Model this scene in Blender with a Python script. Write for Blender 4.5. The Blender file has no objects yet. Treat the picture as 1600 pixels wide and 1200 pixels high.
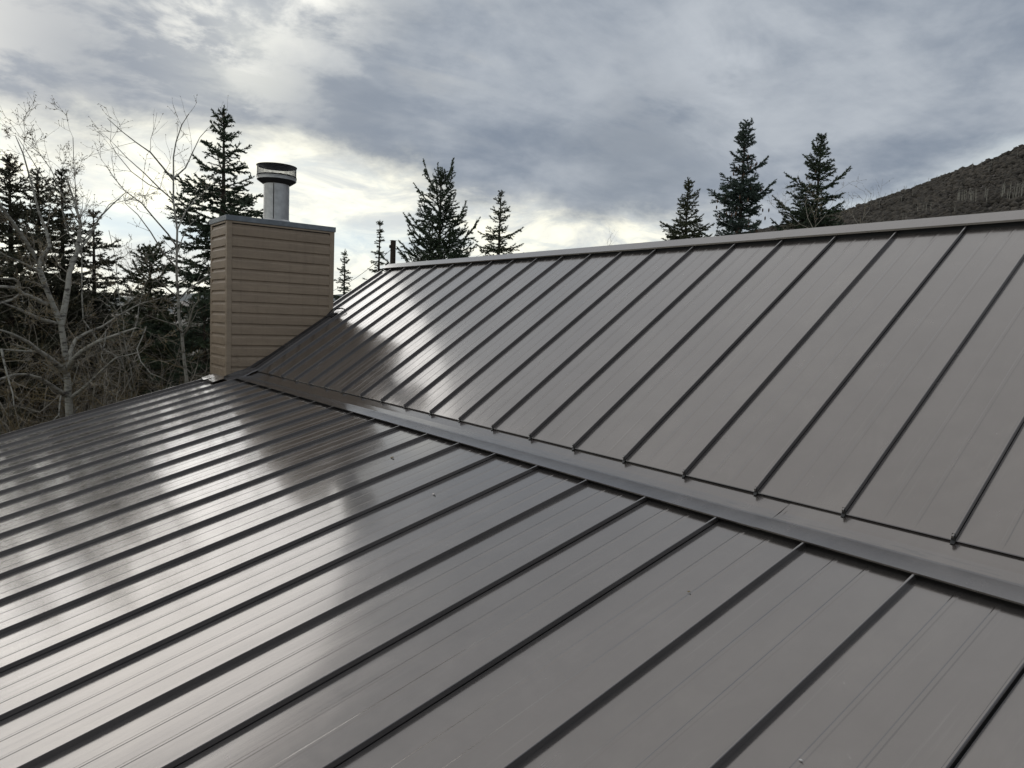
import bpy, bmesh, math, random
import numpy as np
from mathutils import Vector, Matrix, noise as mnoise
R_ = math.radians
scn = bpy.context.scene
col = scn.collection

# ------------------------------------------------------------------ camera
FPX = 1118.6                                   # focal length in photograph pixels (1600 wide)
CAM = Vector((2.1358, -2.7318, 0.7743))
CF = Vector((-0.79111733, 0.60557206, -0.0861153))
CR = Vector((0.6045794, 0.79553175, 0.04016201))
CU = Vector((-0.09282844, 0.02029068, 0.99547535))
cd = bpy.data.cameras.new("camera"); cam = bpy.data.objects.new("camera", cd); col.objects.link(cam)
cd.sensor_fit = 'HORIZONTAL'; cd.sensor_width = 36.0; cd.lens = 36.0 * FPX / 1600.0
cd.clip_start = 0.05; cd.clip_end = 8000
m = Matrix((CR, CU, -CF)).transposed().to_4x4(); m.translation = CAM
cam.matrix_world = m
scn.camera = cam

def heading(px, py):                           # direction of a pixel of the photograph
    return (CF + CR * ((px - 800) / FPX) - CU * ((py - 600) / FPX))
def at(px, py, dist):                          # point at a horizontal distance
    d = heading(px, py); return CAM + d * (dist / math.hypot(d.x, d.y))

# ------------------------------------------------------------------ world
SUN_AZ, SUN_EL = -94.0, 17.0
w = bpy.data.worlds.new("World"); scn.world = w; w.use_nodes = True
nt = w.node_tree; nt.nodes.clear()
N = nt.nodes.new; L = nt.links.new
out = N('ShaderNodeOutputWorld'); bg = N('ShaderNodeBackground'); bg.inputs[1].default_value = 0.1
L(bg.outputs[0], out.inputs[0])
sky = N('ShaderNodeTexSky'); sky.sky_type = 'NISHITA'; sky.sun_disc = False
sky.sun_elevation = R_(SUN_EL); sky.sun_rotation = R_(SUN_AZ); sky.altitude = 2000
tc = N('ShaderNodeTexCoord'); D = tc.outputs['Generated']
def M(op, a, b=None, c=None, clamp=False):
    n = N('ShaderNodeMath'); n.operation = op; n.use_clamp = clamp
    for i, v in enumerate((a, b, c)):
        if v is None: continue
        if isinstance(v, (int, float)): n.inputs[i].default_value = v
        else: L(v, n.inputs[i])
    return n.outputs[0]
def VD(a, v):
    n = N('ShaderNodeVectorMath'); n.operation = 'DOT_PRODUCT'; L(a, n.inputs[0]); n.inputs[1].default_value = v
    return n.outputs['Value']
def NZ(vec, scale, det=5, rough=.55, dist=0.0, off=(0, 0, 0), sc=(1, 1, 1), rot=(0, 0, 0)):
    mp = N('ShaderNodeMapping'); L(vec, mp.inputs[0]); mp.inputs[1].default_value = off; mp.inputs[3].default_value = sc
    mp.inputs[2].default_value = rot
    n = N('ShaderNodeTexNoise'); L(mp.outputs[0], n.inputs['Vector'])
    n.inputs['Scale'].default_value = scale; n.inputs['Detail'].default_value = det
    n.inputs['Roughness'].default_value = rough; n.inputs['Distortion'].default_value = dist
    return n.outputs['Fac']
def SS(v, lo, hi):
    n = N('ShaderNodeMapRange'); n.interpolation_type = 'SMOOTHSTEP'; L(v, n.inputs[0])
    n.inputs[1].default_value = lo; n.inputs[2].default_value = hi; return n.outputs[0]
def MIX(f, a, b):
    n = N('ShaderNodeMix'); n.data_type = 'RGBA'
    if isinstance(f, (int, float)): n.inputs[0].default_value = f
    else: L(f, n.inputs[0])
    for i, v in ((6, a), (7, b)):
        if isinstance(v, tuple): n.inputs[i].default_value = (*v, 1)
        else: L(v, n.inputs[i])
    return n.outputs[2]
sep = N('ShaderNodeSeparateXYZ'); L(D, sep.inputs[0]); Z = sep.outputs[2]
el = M('ARCSINE', Z)
az = M('ARCTAN2', VD(D, (0.6079, 0.7940, 0)), VD(D, (-0.7940, 0.6079, 0)))   # 0 straight ahead of the house view
# planar cloud-base coordinates (a flat deck seen in perspective)
inv = M('DIVIDE', 1.0, M('ADD', M('MAXIMUM', Z, 0.0), 0.16))
pl = N('ShaderNodeVectorMath'); pl.operation = 'SCALE'; L(D, pl.inputs[0]); L(inv, pl.inputs['Scale'])
P = pl.outputs[0]
n_big = NZ(P, 1.15, 4, .55, .5, (3.1, 1.7, 0), (1, 1, .15), (0, 0, .5))
n_mid = NZ(P, 2.6, 7, .58, .25, (7.3, 2.2, 0), (1, 1, .2))
n_streak = NZ(P, 2.0, 5, .6, .5, (1.3, 9.2, 0), (1.7, .75, .2), (0, 0, .25))
n_warp = NZ(D, 5.0, 6, .6, .3, (2, 4, 1), (1, 1, 2.2))
n_low = NZ(D, 7.0, 7, .6, .6, (5, 1, 3), (1, 1, 3.6))
n_low2 = NZ(D, 17.0, 6, .62, .9, (1, 8, 3), (1, 1, 3.0))
# lower edge of the dark deck
azr = N('ShaderNodeMapRange'); L(az, azr.inputs[0]); azr.inputs[1].default_value = -1; azr.inputs[2].default_value = 1
rp = N('ShaderNodeValToRGB'); L(azr.outputs[0], rp.inputs[0]); rp.color_ramp.interpolation = 'EASE'
pts = [(0, .25), (.18, .215), (.30, .215), (.42, .185), (.50, .155), (.56, .140), (.66, .140), (.74, .19), (.81, .235), (1, .20)]
e = rp.color_ramp.elements; e[0].position, e[1].position = pts[0][0], pts[-1][0]
e[0].color = (pts[0][1],) * 3 + (1,); e[1].color = (pts[-1][1],) * 3 + (1,)
for p_, v_ in pts[1:-1]:
    q = e.new(p_); q.color = (v_, v_, v_, 1)
edge = rp.outputs[0]
dd = M('ADD', M('SUBTRACT', el, edge), M('MULTIPLY', M('SUBTRACT', n_warp, .5), .16))
deck = SS(dd, -.030, .022)
# dark deck
n_bil = NZ(D, 6.5, 7, .6, .35, (4, 2, 6), (1, 1, 1.7))
t = M('ADD', M('MULTIPLY', n_big, .42), M('ADD', M('MULTIPLY', n_mid, .28), M('ADD', M('MULTIPLY', n_streak, .20), M('MULTIPLY', n_bil, .25))))
t1 = SS(t, .47, .72)
deckc = MIX(t1, (.240, .285, .355), (.50, .54, .59))
# overhead and left sky raised to brighten the roof and its reflections
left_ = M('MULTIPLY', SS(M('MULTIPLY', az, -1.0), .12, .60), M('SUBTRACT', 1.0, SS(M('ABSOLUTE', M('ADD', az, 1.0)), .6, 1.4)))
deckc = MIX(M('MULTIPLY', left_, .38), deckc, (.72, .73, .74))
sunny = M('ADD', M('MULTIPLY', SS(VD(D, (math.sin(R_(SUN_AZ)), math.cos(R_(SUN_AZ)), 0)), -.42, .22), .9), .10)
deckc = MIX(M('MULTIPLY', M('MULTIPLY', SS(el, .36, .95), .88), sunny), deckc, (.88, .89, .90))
def blob(px, py, k, warp=0.0, amp=0):
    d = heading(px, py).normalized()
    v = VD(D, tuple(d))
    if amp: v = M('ADD', v, M('MULTIPLY', M('SUBTRACT', warp, .5), amp))
    return M('MINIMUM', M('EXPONENT', M('MULTIPLY', M('SUBTRACT', v, 1.0), k)), 1.0)
def addb(c, mask, colr, amt, gate=None):
    f = M('MULTIPLY', mask, amt)
    if gate is not None: f = M('MULTIPLY', f, gate)
    return MIX(M('MINIMUM', f, 1.0), c, colr)
gate1 = SS(n_mid, .43, .58)
gate2 = SS(n_streak, .42, .62)
deckc = addb(deckc, blob(360, 0, 130, n_warp, .03), (1.3, 1.28, 1.17), 1.0, M('ADD', M('MULTIPLY', gate1, .75), .16))
deckc = addb(deckc, blob(300, 50, 420, n_warp, .012), (1.2, 1.18, 1.08), .9, gate1)
deckc = addb(deckc, blob(390, 110, 420, n_warp, .008), (.85, .86, .80), .7, gate2)
deckc = addb(deckc, blob(-150, 80, 50, n_warp, .03), (1.15, 1.12, 1.03), .9, M('ADD', gate1, .12))
deckc = addb(deckc, blob(1120, 130, 300, n_warp, .02), (.60, .64, .69), .6, gate2)
deckc = addb(deckc, blob(980, 190, 420, n_warp, .02), (.46, .49, .53), .4, gate2)
deckc = addb(deckc, blob(640, 40, 200, n_warp, .03), (.52, .54, .55), .5, gate2)
deckc = addb(deckc, blob(130, 130, 110, n_warp, .01), (.27, .31, .375), .65)
deckc = addb(deckc, blob(500, 210, 200, n_warp, .01), (.32, .355, .405), .5)
deckc = addb(deckc, blob(1000, 265, 200, n_warp, .02), (.255, .295, .35), .6)
# bright low sky under the deck
lowc = MIX(SS(n_low, .36, .62), (.64, .68, .70), (1.22, 1.19, 1.0))
lowc = MIX(M('MULTIPLY', SS(n_low2, .46, .66), .45), lowc, (.62, .70, .74))
right = SS(az, .12, .42)
lowc = MIX(M('MULTIPLY', right, .85), lowc, (.52, .585, .645))
gap = M('MULTIPLY', M('EXPONENT', M('MULTIPLY', M('POWER', M('DIVIDE', M('SUBTRACT', M('ADD', el, M('MULTIPLY', n_warp, .03)), .112), .020), 2.0), -1.0)), SS(M('MULTIPLY', az, -1.0), .02, .34))
clear = N('ShaderNodeVectorMath'); clear.operation = 'SCALE'; L(sky.outputs[0], clear.inputs[0]); clear.inputs['Scale'].default_value = .09
lowc = MIX(M('MULTIPLY', gap, .75), lowc, (.42, .62, .80))
glow = blob(120, 330, 14)
lowc = MIX(M('MULTIPLY', glow, .32), lowc, (1.5, 1.47, 1.28))
lowc = MIX(SS(el, .03, -.03), lowc, (.55, .58, .58))
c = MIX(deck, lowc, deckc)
# bright rims where the deck thins out
rim = M('MULTIPLY', M('EXPONENT', M('MULTIPLY', M('POWER', M('DIVIDE', dd, .02), 2.0), -1.0)), SS(az, .5, -.2))
c = MIX(M('MULTIPLY', rim, .22), c, (.95, .93, .80))
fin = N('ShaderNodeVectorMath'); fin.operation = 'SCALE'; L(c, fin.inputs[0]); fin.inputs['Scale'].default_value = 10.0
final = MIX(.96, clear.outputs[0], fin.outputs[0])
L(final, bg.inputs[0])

sd = bpy.data.lights.new("sun", 'SUN'); sun = bpy.data.objects.new("sun", sd); col.objects.link(sun)
sd.energy = 0.5; sd.angle = R_(36); sd.color = (1.0, .97, .92)
sv = Vector((math.sin(R_(SUN_AZ)) * math.cos(R_(SUN_EL)), math.cos(R_(SUN_AZ)) * math.cos(R_(SUN_EL)), math.sin(R_(SUN_EL))))
sun.rotation_euler = (-sv).to_track_quat('-Z', 'Y').to_euler(); sun.location = sv * 40
vs = scn.view_settings; vs.view_transform = 'Standard'; vs.look = 'None'; vs.exposure = 0.0; vs.gamma = 1.0; vs.use_curve_mapping = False

# ------------------------------------------------------------------ materials
def mat(name, base=(.5, .5, .5), rough=.6, metal=0.0, spec=.5):
    m = bpy.data.materials.new(name); m.use_nodes = True
    b = m.node_tree.nodes['Principled BSDF']
    b.inputs['Base Color'].default_value = (*base, 1); b.inputs['Roughness'].default_value = rough
    b.inputs['Metallic'].default_value = metal; b.inputs['Specular IOR Level'].default_value = spec
    return m, m.node_tree, b
def nnode(nt, scale, det=4, rough=.55, sc=(1, 1, 1), rot=(0, 0, 0), dist=0, src='Object', dim=None):
    if src == 'World':
        g = nt.nodes.new('ShaderNodeNewGeometry'); o = g.outputs['Position']
    else:
        g = nt.nodes.new('ShaderNodeTexCoord'); o = g.outputs[src]
    mp = nt.nodes.new('ShaderNodeMapping'); nt.links.new(o, mp.inputs[0])
    mp.inputs[2].default_value = rot; mp.inputs[3].default_value = sc
    n = nt.nodes.new('ShaderNodeTexNoise'); nt.links.new(mp.outputs[0], n.inputs['Vector'])
    n.inputs['Scale'].default_value = scale; n.inputs['Detail'].default_value = det
    n.inputs['Roughness'].default_value = rough; n.inputs['Distortion'].default_value = dist
    return n.outputs['Fac']
def ramp(nt, fac, stops):
    r = nt.nodes.new('ShaderNodeValToRGB'); nt.links.new(fac, r.inputs[0]); e = r.color_ramp.elements
    e[0].position = stops[0][0]; e[0].color = (*stops[0][1], 1); e[1].position = stops[-1][0]; e[1].color = (*stops[-1][1], 1)
    for p, c in stops[1:-1]:
        x = e.new(p); x.color = (*c, 1)
    return r.outputs[0]
def mmul(nt, a, b, op='MULTIPLY'):
    n = nt.nodes.new('ShaderNodeMath'); n.operation = op
    for i, v in enumerate((a, b)):
        if isinstance(v, (int, float)): n.inputs[i].default_value = v
        else: nt.links.new(v, n.inputs[i])
    return n.outputs[0]
def bump(nt, b, h, strength, distance, prev=None):
    n = nt.nodes.new('ShaderNodeBump'); nt.links.new(h, n.inputs['Height'])
    n.inputs['Strength'].default_value = strength; n.inputs['Distance'].default_value = distance
    if prev is not None: nt.links.new(prev, n.inputs['Normal'])
    nt.links.new(n.outputs[0], b.inputs['Normal']); return n.outputs[0]
def mixc(nt, f, a, b):
    n = nt.nodes.new('ShaderNodeMix'); n.data_type = 'RGBA'
    if isinstance(f, (int, float)): n.inputs[0].default_value = f
    else: nt.links.new(f, n.inputs[0])
    for i, v in ((6, a), (7, b)):
        if isinstance(v, tuple): n.inputs[i].default_value = (*v, 1)
        else: nt.links.new(v, n.inputs[i])
    return n.outputs[2]

def steel(name, slope, base=(.200, .181, .168), rough=.19, fineamt=.35):
    m, nt, b = mat(name, base, rough, .78, .5)
    b.inputs['Coat Weight'].default_value = .8; b.inputs['Coat Roughness'].default_value = .10; b.inputs['Coat IOR'].default_value = 1.5
    # fine wear: faint smudges and specks; long faint streaks down the slope
    sm = nnode(nt, 5.0, 6, .65, src='World', dist=.4)
    sp = nnode(nt, 60.0, 2, .5, src='World')
    st = nnode(nt, 1.0, 3, .6, (38, 1.2, 1.2), src='World')
    c = ramp(nt, sm, [(.30, tuple(x * .93 for x in base)), (.55, base), (.80, tuple(min(1, x * 1.12) for x in base))])
    c = mixc(nt, mmul(nt, ramp(nt, nnode(nt, 1.0, 4, .7, (70, .9, .9), src='World'), [(.62, (0, 0, 0)), (.72, (1, 1, 1))]), .16), c, (.42, .40, .37))
    c = mixc(nt, mmul(nt, ramp(nt, nnode(nt, 1.7, 5, .7, (1.6, .8, .8), src='World', dist=.8), [(.50, (0, 0, 0)), (.74, (1, 1, 1))]), .14), c, (.36, .33, .29))
    oi = nt.nodes.new('ShaderNodeObjectInfo'); c = mixc(nt, mmul(nt, oi.outputs['Random'], .13), c, (.10, .092, .086))
    spk = ramp(nt, sp, [(.72, (0, 0, 0)), (.80, (1, 1, 1))])
    blot = ramp(nt, sm, [(.53, (0, 0, 0)), (.64, (1, 1, 1))])
    f = mmul(nt, mmul(nt, spk, blot), .28)
    c = mixc(nt, f, c, (.45, .43, .40))
    nt.links.new(c, b.inputs['Base Color'])
    r = ramp(nt, mmul(nt, mmul(nt, sm, .6), mmul(nt, st, .4), 'ADD'), [(.34, (rough * .75,) * 3), (.66, (rough * 1.45,) * 3)])
    nt.links.new(r, b.inputs['Roughness'])
    oil = nnode(nt, 1.0, 2, .5, (3.2, .9, .9), src='World')
    fine = nnode(nt, 1.0, 2, .5, (46, 1.0, 1.0), src='World')
    p = bump(nt, b, oil, .5, .008)
    bump(nt, b, fine, fineamt, .0005, p)
    if not fineamt:
        # rubbed dark scuffs along the bend of the flashing
        g = nt.nodes.new('ShaderNodeNewGeometry'); s = nt.nodes.new('ShaderNodeSeparateXYZ'); nt.links.new(g.outputs['Position'], s.inputs[0])
        band = ramp(nt, mmul(nt, mmul(nt, s.outputs[1], .05, 'ADD'), 10.0), [(.0, (0, 0, 0)), (.12, (1, 1, 1)), (.34, (1, 1, 1)), (.46, (0, 0, 0))])
        sc_ = ramp(nt, nnode(nt, 1.0, 3, .6, (5.5, 60, 0), src='World'), [(.54, (0, 0, 0)), (.60, (1, 1, 1))])
        c = mixc(nt, mmul(nt, mmul(nt, band, sc_), .5), c, (.10, .10, .10)); nt.links.new(c, b.inputs['Base Color'])
    return m
M_low = steel("painted_steel_lower", 15)
M_up = steel("painted_steel_upper", 35, rough=.20)
M_flash = steel("painted_steel_flashing", 10, base=(.178, .158, .145), rough=.20, fineamt=0.0)
M_dark, _, _ = mat("foam_closure", (.012, .012, .012), .9)
M_under, _, _ = mat("underlayment", (.03, .03, .03), .9)

def siding(name, base):
    m, nt, b = mat(name, base, .55, 0, .35)
    g = nnode(nt, 3.0, 5, .6, (1, 1, 6), src='World')
    g2 = nnode(nt, 14.0, 5, .7, (1, 1, 3), src='World', dist=.6)
    c = ramp(nt, g, [(.3, tuple(x * .86 for x in base)), (.7, tuple(x * 1.08 for x in base))])
    # rain grime gathered near the foot of the chimney and under the cap
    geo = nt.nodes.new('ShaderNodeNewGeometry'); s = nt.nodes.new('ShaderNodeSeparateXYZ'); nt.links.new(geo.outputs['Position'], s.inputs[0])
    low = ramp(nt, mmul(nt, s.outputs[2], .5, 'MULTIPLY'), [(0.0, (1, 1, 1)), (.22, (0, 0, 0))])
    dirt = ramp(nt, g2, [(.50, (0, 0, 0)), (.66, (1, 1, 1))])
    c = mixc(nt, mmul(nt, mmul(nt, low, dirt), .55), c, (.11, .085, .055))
    c = mixc(nt, mmul(nt, dirt, .12), c, (.10, .08, .06))
    runs = ramp(nt, nnode(nt, 1.0, 4, .65, (22, 22, .9), src='World'), [(.52, (0, 0, 0)), (.70, (1, 1, 1))])
    c = mixc(nt, mmul(nt, runs, .22), c, (.15, .115, .08))
    oi = nt.nodes.new('ShaderNodeObjectInfo'); c = mixc(nt, mmul(nt, oi.outputs['Random'], .16), c, tuple(x * .6 for x in base))
    nt.links.new(c, b.inputs['Base Color'])
    gr = nnode(nt, 9.0, 4, .6, (1, 1, 9), src='World'); bump(nt, b, gr, .25, .002)
    return m
M_side = siding("tan_siding", (.350, .266, .186))
M_trim = siding("tan_trim", (.380, .294, .208))
def galv(name, base, rough=.42, metal=.75):
    m, nt, b = mat(name, base, rough, metal)
    g = nnode(nt, 9, 5, .6, src='World'); c = ramp(nt, g, [(.3, tuple(x * .72 for x in base)), (.7, tuple(x * 1.12 for x in base))])
    nt.links.new(c, b.inputs['Base Color']); g2 = nnode(nt, 5, 3, src='World'); bump(nt, b, g2, .3, .004)
    return m
M_cap = galv("weathered_cap_metal", (.22, .24, .255), .5, .5)
M_pipe = galv("stainless_flue", (.58, .575, .555), .42, .5)
M_screen = galv("screen_wire", (.22, .22, .22), .4, .8)
M_soot, _, _ = mat("sooty_metal", (.035, .033, .03), .6, .5)
M_black, _, _ = mat("black_rubber", (.015, .015, .015), .5)
M_bright = galv("bare_steel", (.50, .50, .49), .3, .85)

def bark(name, a, b_, sc=(1, 1, 1), scale=9):
    m, nt, b = mat(name, a, .85, 0, .2)
    g = nnode(nt, scale, 5, .65, sc, src='World'); c = ramp(nt, g, [(.36, b_), (.50, a), (.8, tuple(min(1, x * 1.18) for x in a))])
    nt.links.new(c, b.inputs['Base Color']); bump(nt, b, g, .6, .01); return m
M_aspen = bark("aspen_bark", (.37, .355, .30), (.09, .08, .07), (1, 1, 2.6), 9)
M_twig = bark("grey_twigs", (.35, .315, .255), (.18, .16, .13), (1, 1, 1), 4)
M_twig2 = bark("brown_twigs", (.27, .21, .115), (.13, .10, .06), (1, 1, 1), 2)
M_trunk = bark("spruce_bark", (.075, .058, .045), (.035, .028, .022), (1, 1, .4), 7)
M_wood = bark("pole_wood", (.062, .050, .040), (.05, .036, .026), (4, 4, .4), 8)
def foliage(name, a, b_, tip):
    m, nt, b = mat(name, a, .6, 0, .3)
    g = nnode(nt, 1.6, 4, .6, src='World'); c = ramp(nt, g, [(.32, b_), (.55, a), (.75, tip)])
    nt.links.new(c, b.inputs['Base Color'])
    return m
M_green = foliage("spruce_needles", (.074, .102, .058), (.046, .066, .040), (.110, .142, .076))
M_blue = foliage("blue_spruce_needles", (.085, .120, .095), (.052, .075, .060), (.130, .170, .135))
M_olive = foliage("olive_spruce_needles", (.090, .104, .050), (.055, .068, .034), (.125, .135, .070))
M_brownneedle = foliage("brown_green_needles", (.092, .092, .054), (.055, .060, .036), (.140, .125, .075))
M_cone = foliage("cones", (.10, .058, .034), (.07, .04, .025), (.14, .085, .05))
M_floor = foliage("forest_floor", (.085, .068, .048), (.050, .042, .030), (.13, .11, .075))
M_hill = foliage("hillside_soil", (.070, .056, .046), (.050, .040, .034), (.098, .080, .062))
def scrubmat():
    m, nt, b = mat("bare_scrub", (.09, .075, .065), .9, 0, .1)
    g = nnode(nt, .018, 4, .6, src='World'); g2 = nnode(nt, .35, 5, .7, src='World')
    c1 = ramp(nt, g, [(.35, (.070, .064, .056)), (.55, (.098, .090, .078)), (.72, (.125, .112, .096))])
    c2 = ramp(nt, g2, [(.35, (.45, .45, .45)), (.65, (1.25, 1.2, 1.15))])
    x = nt.nodes.new('ShaderNodeMix'); x.data_type = 'RGBA'; x.blend_type = 'MULTIPLY'; x.inputs[0].default_value = 1
    nt.links.new(c1, x.inputs[6]); nt.links.new(c2, x.inputs[7]); nt.links.new(x.outputs[2], b.inputs['Base Color'])
    bump(nt, b, g2, 1.0, .8)
    return m
M_scrub = scrubmat()
M_far, _, _ = mat("distant_woods", (.10, .115, .115), .9)

# ------------------------------------------------------------------ mesh helpers
def add(name, verts, faces, material, parent=None, smooth=False, **props):
    me = bpy.data.meshes.new(name); me.from_pydata([tuple(v) for v in verts], [], faces); me.update()
    me.materials.append(material)
    if smooth: me.polygons.foreach_set('use_smooth', [True] * len(me.polygons))
    o = bpy.data.objects.new(name, me); col.objects.link(o)
    if parent is not None: o.parent = parent
    for k, v in props.items(): o[k] = v
    return o
def add_np(name, V, F, material, parent=None, smooth=False, mats=None, midx=None, **props):
    V = np.asarray(V, dtype=np.float32).reshape(-1, 3); F = np.asarray(F, dtype=np.int32); k = F.shape[1]
    me = bpy.data.meshes.new(name); me.vertices.add(len(V)); me.vertices.foreach_set('co', V.ravel())
    me.loops.add(F.size); me.loops.foreach_set('vertex_index', F.ravel())
    me.polygons.add(len(F)); me.polygons.foreach_set('loop_start', np.arange(0, F.size, k, dtype=np.int32))
    me.polygons.foreach_set('loop_total', np.full(len(F), k, dtype=np.int32))
    if smooth: me.polygons.foreach_set('use_smooth', np.ones(len(F), dtype=bool))
    for mm in (mats or [material]): me.materials.append(mm)
    if midx is not None: me.polygons.foreach_set('material_index', np.asarray(midx, dtype=np.int32))
    me.update(calc_edges=True)
    o = bpy.data.objects.new(name, me); col.objects.link(o)
    if parent is not None: o.parent = parent
    for kk, v in props.items(): o[kk] = v
    return o
def empty(name, loc, label, cat, group=None):
    o = bpy.data.objects.new(name, None); col.objects.link(o); o.location = loc; o.empty_display_size = .2
    o['label'] = label; o['category'] = cat
    if group: o['group'] = group
    return o
def copy_of(o, parent, loc=None):
    c = o.copy(); col.objects.link(c); c.parent = parent
    if loc is not None: c.location = loc
    return c
def extrude_profile(prof, x0, x1, closed=True):
    """prof: list of (y, z); swept along X."""
    n = len(prof); v = [(x0, y, z) for y, z in prof] + [(x1, y, z) for y, z in prof]; f = []
    for i in range(n if closed else n - 1):
        j = (i + 1) % n; f.append((i, j, n + j, n + i))
    if closed: f += [tuple(range(n))[::-1], tuple(range(n, 2 * n))]
    return v, f
def boxv(x0, x1, y0, y1, z0, z1):
    v = [(x, y, z) for z in (z0, z1) for y in (y0, y1) for x in (x0, x1)]
    return v, [(0, 2, 3, 1), (4, 5, 7, 6), (0, 1, 5, 4), (2, 6, 7, 3), (0, 4, 6, 2), (1, 3, 7, 5)]
def bevel(o, wd, seg=2):
    b = o.modifiers.new('bevel', 'BEVEL'); b.width = wd; b.segments = seg; b.limit_method = 'ANGLE'; return o

class Soup:
    """collects triangles of tubes and blades with numpy."""
    def __init__(s): s.V = []; s.F = []; s.n = 0; s.K = []
    def put(s, v, f, k=0):
        v = np.asarray(v, dtype=np.float32); f = np.asarray(f, dtype=np.int32)
        s.V.append(v); s.F.append(f + s.n); s.K.append(np.full(len(f), k, dtype=np.int32)); s.n += len(v)
    def tube(s, pts, rads, sides=5, k=0):
        pts = np.asarray(pts, dtype=np.float64); n = len(pts)
        t = np.gradient(pts, axis=0); t /= np.linalg.norm(t, axis=1)[:, None] + 1e-9
        a = np.where(np.abs(t[:, 2:3]) < .9, np.array([[0, 0, 1.]]), np.array([[1., 0, 0]]))
        u = np.cross(t, a); u /= np.linalg.norm(u, axis=1)[:, None]; w_ = np.cross(t, u)
        th = np.arange(sides) * 2 * math.pi / sides
        ring = (u[:, None, :] * np.cos(th)[None, :, None] + w_[:, None, :] * np.sin(th)[None, :, None]) * np.asarray(rads)[:, None, None] + pts[:, None, :]
        i = np.arange(n - 1)[:, None] * sides; j = np.arange(sides)[None, :]; j2 = (j + 1) % sides
        a_, b_, c_, d_ = (i + j).ravel(), (i + j2).ravel(), (i + sides + j2).ravel(), (i + sides + j).ravel()
        s.put(ring.reshape(-1, 3), np.concatenate([np.stack([a_, b_, c_], 1), np.stack([a_, c_, d_], 1)]), k)
    def out(s):
        return np.concatenate(s.V), np.concatenate(s.F), np.concatenate(s.K)

# ------------------------------------------------------------------ ground, hills
GZ = -4.8
def crest(azd):     # skyline elevation (degrees) of the hill on the right, by compass heading
    xs = [-75, -60, -52, -46, -41, -36, -28.5, -25, -18.3, -10, 0, 20, 45, 80]
    ys = [.6, 1.4, 3.0, 4.8, 6.2, 7.0, 8.75, 9.9, 12.35, 15.0, 16.5, 15, 9, 3]
    return float(np.interp(azd, xs, ys))
def hill_h(azd, r):
    E = crest(azd); H = math.tan(R_(E)) * 520 + .77 - GZ
    t_ = min(1, max(0, (r - 130) / 390)); s_ = t_ * t_ * (3 - 2 * t_) if t_ < 1 else 1
    s_ = t_ ** 1.25
    if r > 520: s_ = 1 + (r - 520) / 900 * -.6
    wob = mnoise.noise(Vector((azd * .22, r * .012, 0))) * 5 * min(1, t_ * 2) * (1 - .8 * t_)
    return GZ + H * max(s_, 0) + wob
rng = random.Random(3)
gv = []; gf = []
NR, NA = 46, 96
for i in range(NR):
    r = 0 if i == 0 else 2.5 * (1.155 ** i)
    for j in range(NA):
        a = 2 * math.pi * j / NA
        x, y = r * math.sin(a), r * math.cos(a)
        z = GZ + (0 if r < 9 else mnoise.noise(Vector((x * .03, y * .03, 0))) * min(1.2, r * .02)) - (0 if r < 600 else .002 * (r - 600))
        gv.append((x, y, z))
for i in range(NR - 1):
    for j in range(NA):
        k = (j + 1) % NA; gf.append((i * NA + j, i * NA + k, (i + 1) * NA + k, (i + 1) * NA + j))
add('ground', gv, gf, M_floor, smooth=True, kind='structure')
hv = []; hf = []
azs = np.arange(-78, 84, 1.0); rs = np.concatenate([np.arange(120, 540, 14), np.arange(560, 1400, 80)])
for a in azs:
    for r in rs: hv.append((CAM.x + r * math.sin(R_(a)), CAM.y + r * math.cos(R_(a)), hill_h(a, r) - (6 if r < 130 else 0)))
nr = len(rs)
for i in range(len(azs) - 1):
    for j in range(nr - 1): hf.append((i * nr + j, i * nr + j + 1, (i + 1) * nr + j + 1, (i + 1) * nr + j))
add('hill', hv, hf, M_hill, smooth=True, kind='structure')
dv = []; dfc = []
das = np.arange(-130, -30, 1.0)
for a in das:
    E = (1.9 if a > -72 else 1.9 + (a + 72) * .15 if a > -80 else .7) + .6 * math.sin(a * .21 + 1) * (a > -75) + .4 * mnoise.noise(Vector((a * .2, 0, 7))); E = max(E, .3)
    for r, q in ((1100, 0), (1500, .7), (1900, 1), (2600, .3)):
        dv.append((r * math.sin(R_(a)), r * math.cos(R_(a)), GZ - 8 + q * (math.tan(R_(E)) * 1900 + 12)))
for i in range(len(das) - 1):
    for j in range(3): dfc.append((i * 4 + j, i * 4 + j + 1, (i + 1) * 4 + j + 1, (i + 1) * 4 + j))
add('distant_hill', dv, dfc, M_far, smooth=True, kind='structure')

# scrub on the hill: thousands of leafless oak clumps, one mass
ico = bmesh.new(); bmesh.ops.create_icosphere(ico, subdivisions=1, radius=1); ico.verts.ensure_lookup_table()
IV = np.array([v.co[:] for v in ico.verts]); IF = np.array([[v.index for v in f.verts] for f in ico.faces]); ico.free()
nrng = np.random.default_rng(5)
S = Soup()
for i in range(26000):
    a = nrng.uniform(-47, -12); r = 170 + 380 * nrng.random() ** .8
    if crest(a) < 3: continue
    p = np.array([CAM.x + r * math.sin(R_(a)), CAM.y + r * math.cos(R_(a)), hill_h(a, r)])
    sz = nrng.uniform(.6, 1.9) * (.75 + .5 * (mnoise.noise(Vector((p[0] * .03, p[1] * .03, 2))) + .5))
    v = IV * (1 + nrng.uniform(-.38, .38, (len(IV), 1))) * sz * np.array([1.1, 1.1, .85]) + p + [0, 0, sz * .35]
    S.put(v, IF)
V, F, K = S.out()
add_np('hillside_scrub', V, F, M_scrub, kind='stuff')
S = Soup()
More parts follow.
